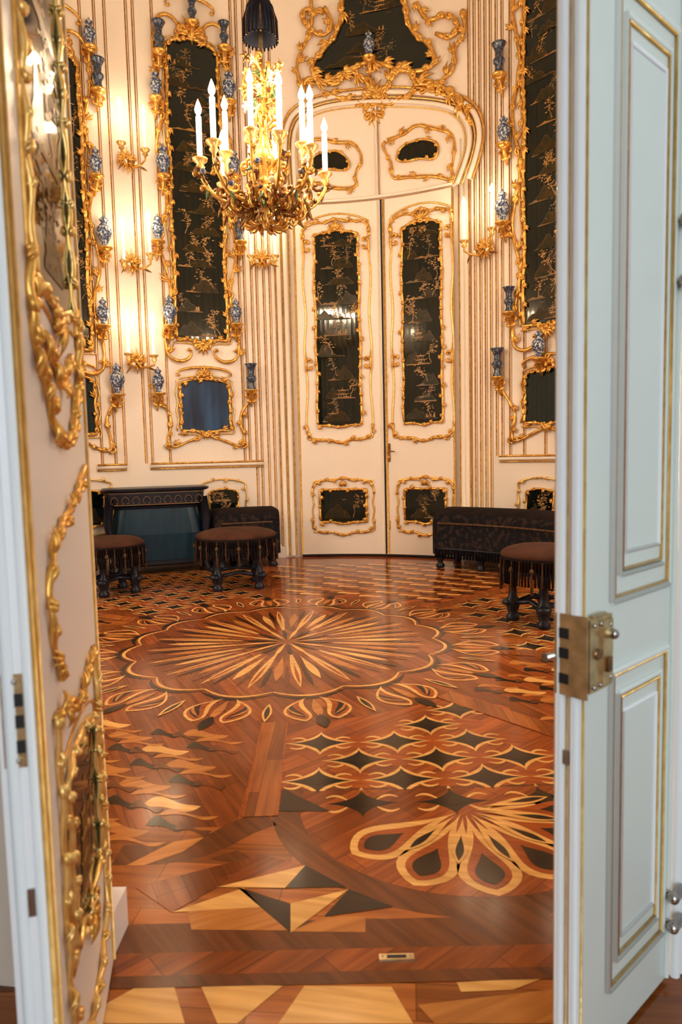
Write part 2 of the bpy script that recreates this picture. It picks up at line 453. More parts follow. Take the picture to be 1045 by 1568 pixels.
secs = [(-88, -50, 'L', 'wd_a'), (-50, -14, 'W', 'wd_b'), (-14, 40, 'L', 'wd_c'), (40, 100, 'W', 'wd_a'), (100, 150, 'L', 'wd_b'), (150, 200, 'W', 'wd_c'), (200, 228, 'L', 'wd_a'), (228, 270, 'W', 'wd_b')]
wedge(0, 2*pi, .0, 1.30, .0006, 'wd_b')
for s0, s1, ty, m in secs: wedge(D(s0), D(s1), 1.30, 3.6, .0006, m)
YF = 2.06
rn = random.Random(3)
def in_sector(x, y, s0, s1, mg=.10, yf=YF):
    dx, dy = x-QX, y-QY; r = sqrt(dx*dx+dy*dy); a = math.degrees(atan2(dy, dx))
    for o in (0, 360, -360):
        if s0 < a+o < s1 and 1.40 < r and inroom(x, y, .25) and y > yf:
            da = min(a+o-s0, s1-a-o); return r*radians(da) > mg
    return False
for s0, s1, ty, m in secs:
    if ty == 'L':      # interlocking circles of red wood, concave dark stars with pale outlines between them
        sx, sy = .30, .160; j = 0; y = QY-2.94
        while y < QY+3:
            x = QX-3.2+(sx/2 if j % 2 else 0)
            while x < QX+3.2:
                if in_sector(x, y, s0, s1, .10):
                    for A, B, ex, zz, mm in ((.150, .112, 3.0, .0012, 'wd_pale'), (.128, .088, 3.3, .0018, 'wd_dark')):
                        P = []
                        for q in range(40):
                            a = 2*pi*q/40; c_, s_ = cos(a), sin(a)
                            P.append((x+A*abs(c_)**ex*(1 if c_ > 0 else -1), y+B*abs(s_)**ex*(1 if s_ > 0 else -1)))
                        fl.poly(P, zz, mm)
                    # knot at the heart of each star
                    fl.poly([(x+.034*cos(2*pi*q/14), y+.026*sin(2*pi*q/14)) for q in range(14)], .0021, 'wd_dark')
                    for sg in (-1, 1):   # hooked straps closing the circles
                        fribbon([(x+sg*(.045+.075*t/6), y+sg*(.018+.034*sin(pi*t/6*.8))) for t in range(7)], [.004+.010*sin(pi*t/6) for t in range(7)], .0014, 'wd_pale')
                        fribbon([(x+sg*(.045+.075*t/6), y-sg*(.018+.034*sin(pi*t/6*.8))) for t in range(7)], [.004+.010*sin(pi*t/6) for t in range(7)], .0015, 'wd_pale')
                    fl.poly([(x+sx/2+.088*cos(2*pi*q/20), y+.058*sin(2*pi*q/20)) for q in range(20)], .0010, 'wd_red')
                x += sx
            y += sy; j += 1
    else:              # swelling waves: fat pale / dark / amber pieces nested in a row
        LL, dy = .315, .142; j = 0; y = QY-2.96
        while y < QY+3:
            x = QX-3.2+(LL*.42 if j % 2 else 0)
            while x < QX+3.2:
                for k, (ox, oy, mm, W_, ln) in enumerate(((0, 0, 'wd_pale', .048, .20), (.145, .020, 'wd_dark', .044, .13), (.07, -.066, 'wd_orange', .024, .20), (.235, -.01, 'wd_brown', .034, .12))):
                    yf = 1.90 if x < -.36 else YF
                    if in_sector(x+ox, y+oy, s0, s1, .12, yf):
                        if mm == 'wd_pale' and rn.random() < .3: mm = 'wd_orange'
                        up = []; dn = []
                        for q in range(15):
                            t = q/14; xx = x+ox+(t-.5)*ln; yy = y+oy+.022*sin(2*pi*t*.9+.2); hw = W_*(sin(pi*t)**.6)*(1.2-.6*t)+.0004
                            up.append((xx-.020*sin(pi*t), yy+hw)); dn.append((xx+.020*sin(pi*t), yy-hw*.7))
                        fl.poly(up+dn[::-1], .0011+.0003*k, mm)
                x += LL
            y += dy; j += 1
for s0, s1, ty, m in secs:
    a = D(s0); w = .11
    re = 2.05 if s0 == -88 else clipr(a, 3.6)
    fribbon([pol(1.28, a), pol(re, a)], w, .0026, 'wd_band')
    for sg in (-1, 1):
        o = Vector((-sin(a), cos(a)))*sg*w/2
        p, q = pol(1.28, a), pol(re, a)
        fribbon([(p[0]+o.x, p[1]+o.y), (q[0]+o.x, q[1]+o.y)], .006, .0030, 'wd_red')
# central rosette: slender flame-shaped petals in two lengths
for i in range(40):
    a = 2*pi*i/40
    lo = i % 2
    tdrop(QX, QY, a, .12 if lo else .30, .85 if lo else .74, .024, .0014, 'wd_pale' if (lo or i % 4 == 0) else 'wd_orange', 1.5)
    if lo: tdrop(QX, QY, a, .42, .80, .009, .0022, 'wd_red', 1.6)
    tdrop(QX, QY, a+pi/40, .46, .84, .013, .0018, 'wd_dark' if i % 2 else 'wd_brown', 1.4)
for i in range(20): tdrop(QX, QY, 2*pi*(i+.5)/20, .03, .30, .014, .0024, 'wd_dark' if i % 2 else 'wd_pale', 1.3)
n = 16
for i in range(n):
    a = 2*pi*(i+.5)/n
    P = [pol(.90+.07*sin(pi*t/10), a-pi/n+2*pi/n*t/10) for t in range(11)]
    fribbon(P, [.008+.012*sin(pi*t/10) for t in range(11)], .0018, 'wd_pale')
    P = [pol(.935+.07*sin(pi*t/10), a-pi/n+2*pi/n*t/10) for t in range(11)]
    fribbon(P, [.004+.030*sin(pi*t/10) for t in range(11)], .0015, 'wd_dark')
    for sg in (-1, 1):
        bx, by = pol(1.0, a+sg*.03)
        tdrop(bx, by, a+sg*.75, 0, .29, .064, .0020, 'wd_pale', 1.8, -sg*.6, .8)
        tdrop(bx, by, a+sg*.75, .05, .272, .048, .0024, 'wd_red', 1.8, -sg*.6, .8)
        tdrop(bx, by, a+sg*.75, .11, .25, .030, .0028, 'wd_dark', 1.4, -sg*.6)
        tdrop(bx, by, a+sg*.75, .15, .235, .014, .0032, 'wd_orange', 1.2, -sg*.6)
    tdrop(*pol(1.0, a), a, .02, .26, .022, .0021, 'wd_orange', 1.2)
    tdrop(*pol(1.22, a), a, .0, .16, .030, .0031, 'wd_dark', 1.)
    bx, by = pol(1.16, a+pi/n)
    tdrop(bx, by, a+pi/n, -.10, .12, .022, .0033, 'wd_pale', 1.)
    tdrop(bx, by, a+pi/n, -.07, .09, .012, .0036, 'wd_dark', 1.)
# near fan (shell) marquetry
OX, OY = floor_at(1066, 1862)
fl.poly([(-1.6, 1.60), (1.6, 1.60), (1.6, YF-.02), (-1.6, YF-.02)], .0007, 'wd_c')
for r_, m, z in ((.62, 'wd_brown', .0010), (.53, 'wd_a', .0013)):
    fl.poly([(OX+r_*cos(D(170+i*200/40)), OY+.06+r_*.93*sin(D(170+i*200/40))) for i in range(41)], z, m)
for i, ad in enumerate((-148, -118, -88, -58, -29, -2)):
    a = D(ad)
    tdrop(OX, OY, a, .03, .43, .088, .0018, 'wd_pale', 2.3, 0, .75)
    tdrop(OX, OY, a, .12, .405, .060, .0024, 'wd_red', 2.3, 0, .75)
    tdrop(OX, OY, a, .24, .385, .040, .0030, 'wd_dark', 1.6, 0, .8)
    a2 = a+D(15)
    tdrop(OX, OY, a2, .05, .30, .024, .0036, 'wd_pale', 1.6)
    tdrop(OX, OY, a2, .15, .285, .012, .0040, 'wd_dark', 1.4)
P0 = [(620, 1880), (560, 1900), (480, 1945), (380, 1965), (270, 1965)]
fribbon(smoothp([floor_at(*p) for p in P0], 3), .10, .0010, 'wd_brown')
def fp(P, m, z=.0030): fl.poly([floor_at(*p) for p in P], z, m)
fp([(640, 1865), (652, 1815), (760, 1866)], 'wd_dark', .0022)
fp([(620, 1995), (545, 1955), (480, 1975), (600, 1990)], 'wd_brown', .0016)
fp([(290, 1990), (400, 1935), (470, 1925), (420, 1958), (330, 1990)], 'wd_orange', .0016)
# eight-pointed star
for P, m in (([(500, 2040), (702, 1990), (655, 2042)], 'wd_pale'), ([(702, 1990), (797, 2040), (655, 2042)], 'wd_dark'),
             ([(545, 2040), (668, 2145), (668, 2078)], 'wd_dark'), ([(668, 2078), (802, 2045), (668, 2145)], 'wd_pale'),
             ([(395, 2098), (560, 2042), (600, 2086)], 'wd_pale'), ([(802, 2045), (905, 2085), (745, 2108)], 'wd_dark'),
             ([(745, 2108), (840, 2108), (840, 2144), (668, 2142)], 'wd_orange'), ([(430, 2092), (600, 2086), (665, 2140), (440, 2138)], 'wd_orange'),
             ([(310, 2040), (600, 1965), (500, 2040), (395, 2098)], 'wd_b'), ([(600, 1965), (702, 1990), (500, 2040)], 'wd_a')):
    fp(P, m, .0023 if m in ('wd_pale', 'wd_dark') else .0020)
# threshold
fl.poly([(-1.6, 1.50), (1.6, 1.50), (1.6, 1.60), (-1.6, 1.60)], .0014, 'wd_brown')
fl.poly([(-1.6, 1.43), (1.6, 1.43), (1.6, 1.50), (-1.6, 1.50)], .0015, 'wd_a')
fl.poly([(-1.6, 1.395), (1.6, 1.395), (1.6, 1.43), (-1.6, 1.43)], .0016, 'wd_brown')
for P, m in (([(160, 2353), (330, 2260), (400, 2266), (425, 2353)], 'wd_pale'), ([(460, 2262), (650, 2266), (545, 2353), (500, 2353)], 'wd_pale'), ([(700, 2266), (900, 2268), (950, 2353), (640, 2353)], 'wd_pale'),
             ([(1050, 2258), (1250, 2248), (1180, 2275), (1060, 2280)], 'wd_pale'), ([(960, 2310), (1290, 2272), (1290, 2353), (1000, 2353)], 'wd_orange')):
    fp(P, m, .0011)
fl.build(True)
c = floor_at(912, 2203)
cp = MB('brass_floor_catch'); cp.box((c[0]-.04, c[1]-.009, .0017), (c[0]+.04, c[1]+.009, .006), 'brass'); cp.box((c[0]-.022, c[1]-.004, .0061), (c[0]+.022, c[1]+.004, .007), 'black_slot')
for sg in (-1, 1): cp.lathe([(.004, .006), (.003, .0075)], (c[0]+sg*.032, c[1], 0), 'steel', 8)
cp.build()
# ------------------------------------------------------------------ lacquer panels and mirrors on the wall
def lacquer_panel(name, rect, seed, arch=.10, mat='lacquer', art=True, trail=True, crest_s=.22, r=.019, dip=.03):
    th, w, z0, z1 = rect; f = wmap(th); mb = MB(name)
    P = frame_path(w, z0, z1, arch, dip, 0)
    polyfill(mb, f, P, .014, mat, 14)
    if art: chinoiserie(mb, f, -w/2+.02, w/2-.02, z0+.02, z1, .0165, seed)
    Q = frame_path(w, z0, z1, arch, dip, .008)
    rococo(mb, f, Q, r, .09, .075, True, 'gold', seed, .022)
    Q = frame_path(w+.075, z0-.035, z1+.035, arch, dip, .016)
    mb.tube([f(p.x, p.y, .016) for p in resample(Q, .04, True)], .009, 'gold_pale', 5)
    crest(mb, f, 0, z1+arch+.03, crest_s, r*1.1)
    crest(mb, f, 0, z0-dip-.01, crest_s*.6, r, flip=-1)
    if trail:
        for sg in (-1, 1):
            T = []; n = int((z1-z0)/.12)
            for i in range(n+1):
                t = i/n; T.append((sg*(w/2+.085+.045*sin(t*pi*7+.5)), z0-.15+(z1-z0+.35)*t))
            rococo(mb, f, smoothp(T, 1), .017, .15, .11, False, 'gold', seed+sg+9, .02, .9)
            cscroll(mb, f, sg*(w/2-.02), z0-.13, .26, .10, .016, flip=-1)
            cscroll(mb, f, sg*(w/2-.03), z1+.16, .24, .12, .015)
        cscroll(mb, f, 0, z1+arch+.30, .5, .10, .014)
    return mb, f
rA = survey_rect(392, 511, 118, 782)
lacquer_panel('lacquer_wall_panel', rA, 3)[0].build()
rL = survey_rect(100, 192, 140, 800, 470); lacquer_panel('lacquer_wall_panel', rL, 4)[0].build()
rD = survey_rect(1207, 1318, -60, 742, 380); lacquer_panel('lacquer_wall_panel', rD, 5)[0].build()
def small_mirror(rect, mat, seed):
    th, w, z0, z1 = rect
    mb, f = lacquer_panel('framed_wall_mirror', rect, seed, .05, mat, False, False, .12, .015, .02)
    for sg in (-1, 1):
        T = [(sg*(w/2+.26), z1+.0), (sg*(w/2+.27), z1-.12), (sg*(w/2+.14), z1-.28), (sg*(w/2+.10), z1-.42), (sg*(w/2+.16), z0-.10), (sg*(w/2+.12), z0-.19), (sg*(w/2-.05), z0-.12), (sg*.08, z0-.07), (0, z0-.05)]
        rococo(mb, f, smoothp(T, 2), .016, .11, .09, False, 'gold', seed+sg+3, .018, .9)
        curl(mb, f, sg*(w/2+.12), z0-.19, pi/2-sg*1.8, .12, .012, sg)
    cscroll(mb, f, 0, z1+.10, w*1.1, .07, .013)
    mb.build()
small_mirror(survey_rect(415, 528, 882, 990), 'mirror_blue', 11)
small_mirror(survey_rect(118, 218, 872, 998), 'mirror_dark', 12)
small_mirror(survey_rect(1209, 1312, 856, 970), 'mirror_dark', 13)
def dado_panel(rect, seed):
    th, w, z0, z1 = rect; f = wmap(th); mb = MB('gilt_dado_panel')
    P = frame_path(w, z0, z1, .03, .0, 0); polyfill(mb, f, P, .012, 'lacquer', 10)
    chinoiserie(mb, f, -w/2+.02, w/2-.02, z0+.01, z1, .014, seed)
    rococo(mb, f, P, .012, .1, .05, True, 'gold', seed, .018)
    rococo(mb, f, frame_path(w+.18, z0-.09, z1+.09, .05, .0, .01), .010, .14, .05, True, 'gold_pale', seed+1, .016)
    mb.build()
dado_panel(survey_rect(482, 548, 1130, 1205), 2)
dado_panel(survey_rect(1212, 1275, 1130, 1200), 3)
dado_panel(survey_rect(165, 240, 1135, 1210), 1)
# ------------------------------------------------------------------ door at the back
dr = MB('door_1')
thc = tw(868, 800); f = wmap(thc)
def U(px, py):
    th, z = wall_at(px, py); return ((th-thc)*R, z)
zt = (U(868, 458)[1])
uL = U(686, 900)[0]; uM = U(884, 900)[0]; uR = U(1048, 900)[0]
for x0, x1 in ((uL, uM-.008), (uM+.012, uR)):
    n = 10; prev = None
    for i in range(n+1):
        u = x0+(x1-x0)*i/n
        c_ = [dr.addv(f(u, z, d)) for z, d in ((.03, .001), (.03, .05), (zt-.02, .05), (zt-.02, .001))]
        if prev:
            for j in range(3): dr.face((prev[j], c_[j], c_[j+1], prev[j+1]), 'cream_paint', False)
        prev = c_
dr.box((uM-.008, .0, .03), (uM+.012, .012, zt), 'black_slot', f)
dr.tube([f(uM+.03, .03, .055), f(uM+.03, zt-.03, .055)], .014, 'gold_pale', 8)
dr.tube([f(uM-.03, .03, .052), f(uM-.03, zt-.03, .052)], .010, 'cream_paint', 8)
dr.tube([f(uL, .03, .05), f(uL, zt-.03, .05)], .012, 'gold_pale', 8)
dr.tube([f(uR, .03, .05), f(uR, zt-.03, .05)], .012, 'gold_pale', 8)
dr.tube([f(uL+(uR-uL)*i/16, zt+.01, .05) for i in range(17)], .018, 'cream_paint', 8)
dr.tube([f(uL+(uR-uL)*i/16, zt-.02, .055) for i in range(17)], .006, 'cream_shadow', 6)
dr.tube([f(uL+(uR-uL)*i/16, .015, .03) for i in range(17)], .012, 'black_slot', 6)
def door_mirror(x0, x1, yt, yb, seed, mat='lacquer', big=True):
    a, b_ = U(x0, (yt+yb)/2)[0], U(x1, (yt+yb)/2)[0]; uc = (a+b_)/2; w = b_-a
    z0 = U((x0+x1)/2, yb)[1]; z1 = U((x0+x1)/2, yt)[1]
    g = lambda u, v, d: f(u+uc, v, d+.05)
    P = frame_path(w, z0, z1, .05 if big else .0, .02, 0)
    polyfill(dr, g, P, .008, mat, 10); chinoiserie(dr, g, -w/2+.02, w/2-.02, z0+.02, z1, .0105, seed)
    rococo(dr, g, frame_path(w, z0, z1, .05 if big else 0., .02, .006), .015, .10, .06, True, 'gold', seed, .014)
    mgx, mgz = (.13, .15) if big else (.09, .11)
    Q = frame_path(w+mgx*2-.02, z0-mgz, z1+mgz-.02, .10 if big else .03, .05 if big else .03, .012)
    dr.tube([g(p.x, p.y, .006) for p in resample(Q, .04, True)], .011, 'gold_pale', 6)
    for zz, s_ in ((z0-mgz, -1), (z1+mgz-.02, 1)):
        ww = w/2+mgx
        T = [(-ww, zz-s_*.16), (-ww+.01, zz-s_*.02), (-ww*.55, zz+s_*.02), (-ww*.3, zz+s_*.0), (0, zz+s_*.06), (ww*.3, zz+s_*.0), (ww*.55, zz+s_*.02), (ww-.01, zz-s_*.02), (ww, zz-s_*.16)]
        rococo(dr, g, smoothp(T, 2), .015 if big else .012, .09, .07 if big else .05, False, 'gold', seed+s_+40, .010)
    hw = w/2+mgx-.01
    if big:
        for sg in (-1, 1):
            for zz in (z0+(z1-z0)*.33, z0+(z1-z0)*.95):
                curl(dr, g, sg*hw, zz, pi/2, .13, .013, sg, d=.01); curl(dr, g, sg*hw, zz, -pi/2, .13, .013, -sg, d=.01); leaf(dr, g, sg*hw, zz-.12, pi/2, .26, .014, d=.01, bend=0)
    crest(dr, g, 0, z1+.06, .12 if big else .05, .014, d=.012)
door_mirror(727, 829, 545, 978, 21); door_mirror(929, 1020, 522, 972, 22)
door_mirror(737, 845, 1124, 1198, 23, big=False); door_mirror(934, 1030, 1122, 1198, 24, big=False)
hz = U(897, 1040)[1]; g = lambda u, v, d: f(u+uM+.05, v+hz, d+.05)
dr.box((-.018, 0, -.10), (.018, .012, .10), 'bronze', g)
dr.tube([g(0, .02, .01), g(0, .02, .05), g(.01, .015, .06), (g(.08, .01, .06))], [.008, .008, .009, .006], 'bronze', 8)
dr.ball(g(0, -.05, .02), .012, .012, .012, 'gold_pale', 8)
for zz in (-.8, .8): dr.box((-.012, 0, zz-.05), (.006, .01, zz+.05), 'brass', g)
arch_px = [(682, 470), (674, 360), (676, 310), (692, 275), (735, 252), (800, 241), (870, 237), (950, 238), (1020, 245), (1062, 262), (1082, 292), (1086, 340), (1052, 432)]
AP = smoothp([U(*p) for p in arch_px], 2)
polyfill(dr, f, [(p.x, p.y) for p in AP], .035, 'cream_paint', 26)
dr.build()
at = MB('trim_6')
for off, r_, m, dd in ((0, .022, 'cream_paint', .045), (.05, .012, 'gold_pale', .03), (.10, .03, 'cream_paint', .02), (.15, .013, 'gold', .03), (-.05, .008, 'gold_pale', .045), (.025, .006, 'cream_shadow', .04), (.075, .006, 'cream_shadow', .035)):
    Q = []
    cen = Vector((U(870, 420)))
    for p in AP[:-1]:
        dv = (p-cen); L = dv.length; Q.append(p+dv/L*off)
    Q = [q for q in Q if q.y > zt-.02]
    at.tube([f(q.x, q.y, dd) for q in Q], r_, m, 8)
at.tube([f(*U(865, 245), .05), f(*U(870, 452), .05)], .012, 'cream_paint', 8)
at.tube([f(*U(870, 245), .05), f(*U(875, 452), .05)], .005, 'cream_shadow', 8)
for pts, fr, sd in (([(712, 385), (722, 362), (750, 352), (785, 352), (808, 378), (800, 398), (760, 392), (720, 398)], [(695, 335), (740, 322), (775, 335), (815, 330), (838, 372), (815, 405), (825, 435), (775, 440), (740, 425), (700, 430), (690, 400), (700, 370)], 31),
                    ([(912, 372), (925, 340), (965, 324), (1005, 328), (1014, 345), (1005, 372), (965, 368), (930, 378)], [(882, 330), (925, 318), (960, 290), (1000, 300), (1045, 310), (1050, 350), (1040, 395), (1050, 420), (1000, 408), (940, 412), (900, 415), (905, 385), (885, 350)], 32)):
    P = smoothp([U(*p) for p in pts], 2, True)
    polyfill(at, f, [tuple(p) for p in P], .05, 'lacquer', 16)
    rococo(at, f, P, .013, .12, .05, True, 'gold', sd, .055)
    P = smoothp([U(*p) for p in fr], 1, True)
    rococo(at, f, P, .015, .15, .085, True, 'gold', sd+1, .045, .9)
    at.tube([f(p.x*1.0, p.y+.025, .045) for p in resample(P, .05, True)], .006, 'gold_pale', 5)
at.build()
# over-door picture
od = MB('overdoor_lacquer_panel')
opx = [(800, -110), (786, -60), (788, 30), (780, 75), (745, 120), (716, 150), (722, 185), (750, 195), (790, 172), (855, 140), (925, 168), (965, 168), (990, 165), (1004, 140), (990, 105), (955, 85), (935, 50), (930, -30), (935, -60), (925, -110)]
OP = smoothp([U(*p) for p in opx], 2, True)
polyfill(od, f, [tuple(p) for p in OP], .03, 'lacquer', 30)
chinoiserie(od, f, U(795, 60)[0], U(925, 60)[0], U(860, 125)[1], U(860, -100)[1], .033, 41); chinoiserie(od, f, U(745, 150)[0], U(975, 150)[0], U(860, 150)[1]-.02, U(860, 100)[1], .033, 42)
rococo(od, f, OP, .026, .11, .11, True, 'gold', 51, .04)
for pth, r_, st, sz, sd in (([(745, 35), (700, 20), (690, 50), (740, 95), (770, 60), (745, 20)], .022, .11, .1, 52), ([(960, 10), (985, 60), (1030, 30), (1060, 60), (1045, 95), (1000, 80)], .022, .11, .1, 53),
                        ([(690, 225), (705, 180), (740, 190), (780, 200), (800, 160), (850, 190), (870, 240), (900, 190), (930, 140), (960, 200), (1000, 195), (1040, 215), (1080, 260), (1085, 300)], .026, .08, .15, 54),
                        ([(745, 215), (800, 235), (860, 250), (920, 235), (980, 205), (1030, 225)], .020, .09, .12, 55),
                        ([(1010, 195), (1050, 160), (1045, 110), (1075, 80), (1065, 20)], .020, .11, .11, 56), ([(690, 200), (680, 150), (700, 110), (720, 60), (715, 0)], .020, .12, .11, 57)):
    rococo(od, f, smoothp([U(*p) for p in pth], 2), r_, st, sz, False, 'gold', sd, .035)
crest(od, f, *U(862, 225), .2, .022)
crest(od, f, *U(862, 262), .16, .02, flip=-1)
od.build()
# ------------------------------------------------------------------ vases on gilt brackets
def vase(px, py, h=.26, kind=0):
    th, z = wall_at(px, py); f = wmap(th); mb = MB('porcelain_vase_on_bracket')
    d = .09; o = f(0, z-h/2, d)
    s = h
    P = ([(.10, 0), (.13, .04), (.10, .12), (.20, .30), (.27, .48), (.24, .66), (.12, .80), (.11, .86), (.17, .93), (.15, .96), (.09, 1.0), (.05, 1.06), (.02, 1.12)] if kind == 0 else
         [(.16, 0), (.17, .05), (.12, .18), (.13, .30), (.20, .40), (.20, .48), (.13, .56), (.13, .75), (.22, .95), (.26, 1.0), (.22, 1.0), (.1, .9)])
    mb.lathe([(r*s, zz*s) for r, zz in P], o, 'porcelain' if kind == 0 else 'blue_glaze', 14)
    mb.lathe([(.02, -.05), (.05, -.03), (.075, -.012), (.075, 0), (.03, 0)], o, 'gold', 12)
    zb = z-h/2-.04
    for sg in (-1, 1):
        curl(mb, f, 0, zb, -pi/2+sg*.6, .15, .014, -sg, d=.04); curl(mb, f, sg*.02, zb, pi/2-sg*1.3, .09, .011, -sg, d=.05)
    mb.tube([f(0, zb, .085), f(0, zb-.06, .06), f(0, zb-.14, .015)], [.03, .022, .008], 'gold', 8)
    mb.build()
for i, (px, py) in enumerate([(217, 180), (353, 205), (360, 95), (513, 92), (525, 210), (212, 380), (370, 378), (536, 385), (232, 540), (357, 532), (549, 530), (229, 722), (385, 720), (541, 722), (262, 875), (358, 878), (576, 868), (438, 35),
                               (1157, 145), (1168, 308), (1165, 482), (1180, 692), (1153, 835), (1250, 795), (852, 115), (197, 88)]):
    if px in (852,): vase(px, py, .24, 0)
    else: vase(px, py, .24 if i % 2 else .28, 1 if i in (0, 2, 3, 10, 16, 18, 21, 22, 17) else 0)
# ------------------------------------------------------------------ sconces
LC = (1, .77, .50)
def add_point(ob, p, power, rad=.03, col=LC):
    l = bpy.data.lights.new('flame_light', 'POINT'); l.energy = power; l.shadow_soft_size = rad; l.color = col
    o = bpy.data.objects.new('flame_light', l); S.collection.objects.link(o); o.parent = ob; o.location = Vector(p)-ob.location
def candle(mb, p, h=.34, r=.016):
    mb.lathe([(.012, -.07), (.03, -.05), (.018, -.035), (.045, -.012), (.048, 0), (.02, .0)], p, 'gold_pale', 12)
    mb.lathe([(r, 0), (r, h*.97), (r*.6, h)], p, 'candle_wax', 10)
    mb.lathe([(.006, h), (.019, h+.02), (.022, h+.038), (.013, h+.065), (.001, h+.095)], p, 'flame', 10)
    return Vector(p)+Vector((0, 0, h+.04))
SP = 2.2
def sconce(px, py, cands):
    th, z = wall_at(px, py); f = wmap(th); mb = MB('candle_sconce'); L = []
    crest(mb, f, 0, z, .14, .013); crest(mb, f, 0, z-.02, .12, .012, flip=-1)
    for cx, cyb in cands:
        th2, z2 = wall_at(cx, cyb); u = (th2-th)*R*.93
        T = [(0, z-.02, .04), (u*.25, z-.08, .10), (u*.7, z-.07, .17), (u, z2-.10, .21), (u, z2-.06, .21)]
        pts = [f(*p) for p in T]; Q = []
        for a, b_ in zip(pts, pts[1:]): Q += [a.lerp(b_, t/4) for t in range(4)]
        Q.append(pts[-1]); mb.tube(Q, .010, 'gold', 6)
        g = lambda a, b_, d: f(a, b_, d+.1)
        curl(mb, g, u*.5, z-.07, pi/2, .08, .009, 1 if u > 0 else -1, 'bronze'); leaf(mb, g, u*.6, z-.07, -.6 if u > 0 else pi+.6, .1, .012, 'bronze')
        mb.ball(f(u*.45, z-.05, .13), .022, .022, .022, 'petal_white', 8)
        L.append(candle(mb, f(u, z2, .21), .33, .015))
    ob = mb.build()
    for p in L: add_point(ob, p, SP, .06)
sconce(290, 372, [(260, 345), (322, 362)])
sconce(300, 605, [(266, 610), (334, 595)])
sconce(312, 830, [(276, 818), (342, 822)])
sconce(602, 598, [(572, 600), (634, 600)])
sconce(1118, 572, [(1084, 565), (1156, 535)])
sconce(1352, 560, [(1316, 540), (1388, 530)])
def sconce_at(th, z):
    f = wmap(th); mb = MB('candle_sconce'); L = []
    crest(mb, f, 0, z, .14, .013); crest(mb, f, 0, z-.02, .12, .012, flip=-1)
    for u in (-.16, .16):
        pts = [f(0, z-.02, .04), f(u*.5, z-.09, .12), f(u, z-.05, .17), f(u, z, .17)]
        mb.tube(pts, .010, 'gold', 6); L.append(candle(mb, f(u, z+.05, .17), .33, .014))
    ob = mb.build()
    for p in L: add_point(ob, p, 18.)
for th in (-1.30, -2.25, 1.45, 2.40): sconce_at(th, 3.0)
# ------------------------------------------------------------------ chandelier
ch = MB('chandelier'); cc = at_depth(608, 380, 4.45); bx, by = cc.x, cc.y
zc = lambda py: at_depth(608, py, 4.45).z
o = Vector((bx, by, 0))
ch.lathe([(.01, zc(530)), (.025, zc(520)), (.015, zc(505)), (.05, zc(480)), (.09, zc(450)), (.05, zc(425)), (.03, zc(400)), (.07, zc(370)), (.04, zc(340)), (.02, zc(300)), (.035, zc(270)), (.018, zc(240)), (.03, zc(200)), (.015, zc(170)), (.01, zc(120))], o, 'gold', 14)
rn = random.Random(5); CL = []
def rad_map(ang, ox=0., zz=0.):
    e = Vector((cos(ang), sin(ang), 0)); t_ = Vector((-sin(ang), cos(ang), 0))
    return lambda u, v, d: o+e*(u+ox)+Vector((0, 0, v+zz))+t_*d
zb = zc(378)
NA = 12
for i in range(NA):
    a = 2*pi*i/NA+.33; g = rad_map(a); inner = i % 3 == 2
    rr = .25 if inner else .40
    z1 = zb+.10 if inner else zb+.025*(i % 2)-.01
    P = smoothp([(.03, zb-.12), (.12, zb-.27), (rr*.75, zb-.25), (rr, zb-.12), (rr, z1-.06)], 3)
    ch.tube([g(p.x, p.y, 0) for p in P], [.013]*len(P), 'gold', 7)
    for q in range(8):
        p = P[int(len(P)*(.1+.1*q))]
        curl(ch, g, p.x, p.y, rn.uniform(0, 6.28), rn.uniform(.06, .12), .010, rn.choice((-1, 1)), rn.choice(('bronze', 'gold', 'gold')), rn.uniform(-.04, .04))
        leaf(ch, g, p.x, p.y, rn.uniform(-2.8, -.3), rn.uniform(.05, .10), .012, rn.choice(('bronze', 'bronze', 'bronze', 'leaf_green')), rn.uniform(-1, 1), rn.uniform(-.03, .03))
    for q in range(3):
        p = P[int(len(P)*(.3+.2*q))]; ch.ball(g(p.x, p.y+.03, rn.uniform(-.04, .04)), .020, .020, .017, rn.choice(('porcelain', 'petal_white', 'blue_glaze')), 8)
    CL.append(candle(ch, g(rr, z1, 0), .25, .017))
    g2 = rad_map(a+.26)
    curl(ch, g2, .08, zb-.28, -.6, .24, .012, 1, 'bronze'); curl(ch, g2, .16, zb-.22, 0, .2, .011, -1, 'gold')
    curl(ch, g2, .05, zb-.36, -.9, .14, .012, 1, 'gold'); curl(ch, g2, .05, zb-.05, 1.2, .16, .010, -1, 'gold')
    leaf(ch, g2, .10, zb-.30, -1.3, .11, .015, 'bronze', .6); leaf(ch, g2, .27, zb-.26, -1.5, .08, .013, 'bronze', .5)
for i in range(50):
    a = rn.uniform(0, 6.28); zz = rn.uniform(zc(255), zc(130)); q = rn.uniform(.02, .12)
    m = rn.choice(('petal_white', 'gold_pale', 'petal_yellow', 'gold', 'gold', 'leaf_green', 'bronze'))
    c_ = o+Vector((cos(a)*q, sin(a)*q, zz))
    for k in range(5):
        b_ = 2*pi*k/5; g = rad_map(a, q, zz)
        leaf(ch, g, 0, 0, b_, .040, .010, m, .3, 0)
    ch.ball(c_, .010, .010, .010, 'petal_yellow', 6)
for i in range(14):
    g = rad_map(2*pi*i/14); curl(ch, g, .03, zc(230)+rn.uniform(-.05, .2), .3, .16, .009, rn.choice((-1, 1)), 'gold')
    curl(ch, g, .03, zc(300)+rn.uniform(-.05, .05), .6, .14, .009, rn.choice((-1, 1)), 'gold')
ch.tube([o+Vector((0, 0, zc(125))), o+Vector((0, 0, ZT))], .012, 'rope', 8)
zt1 = zc(10)
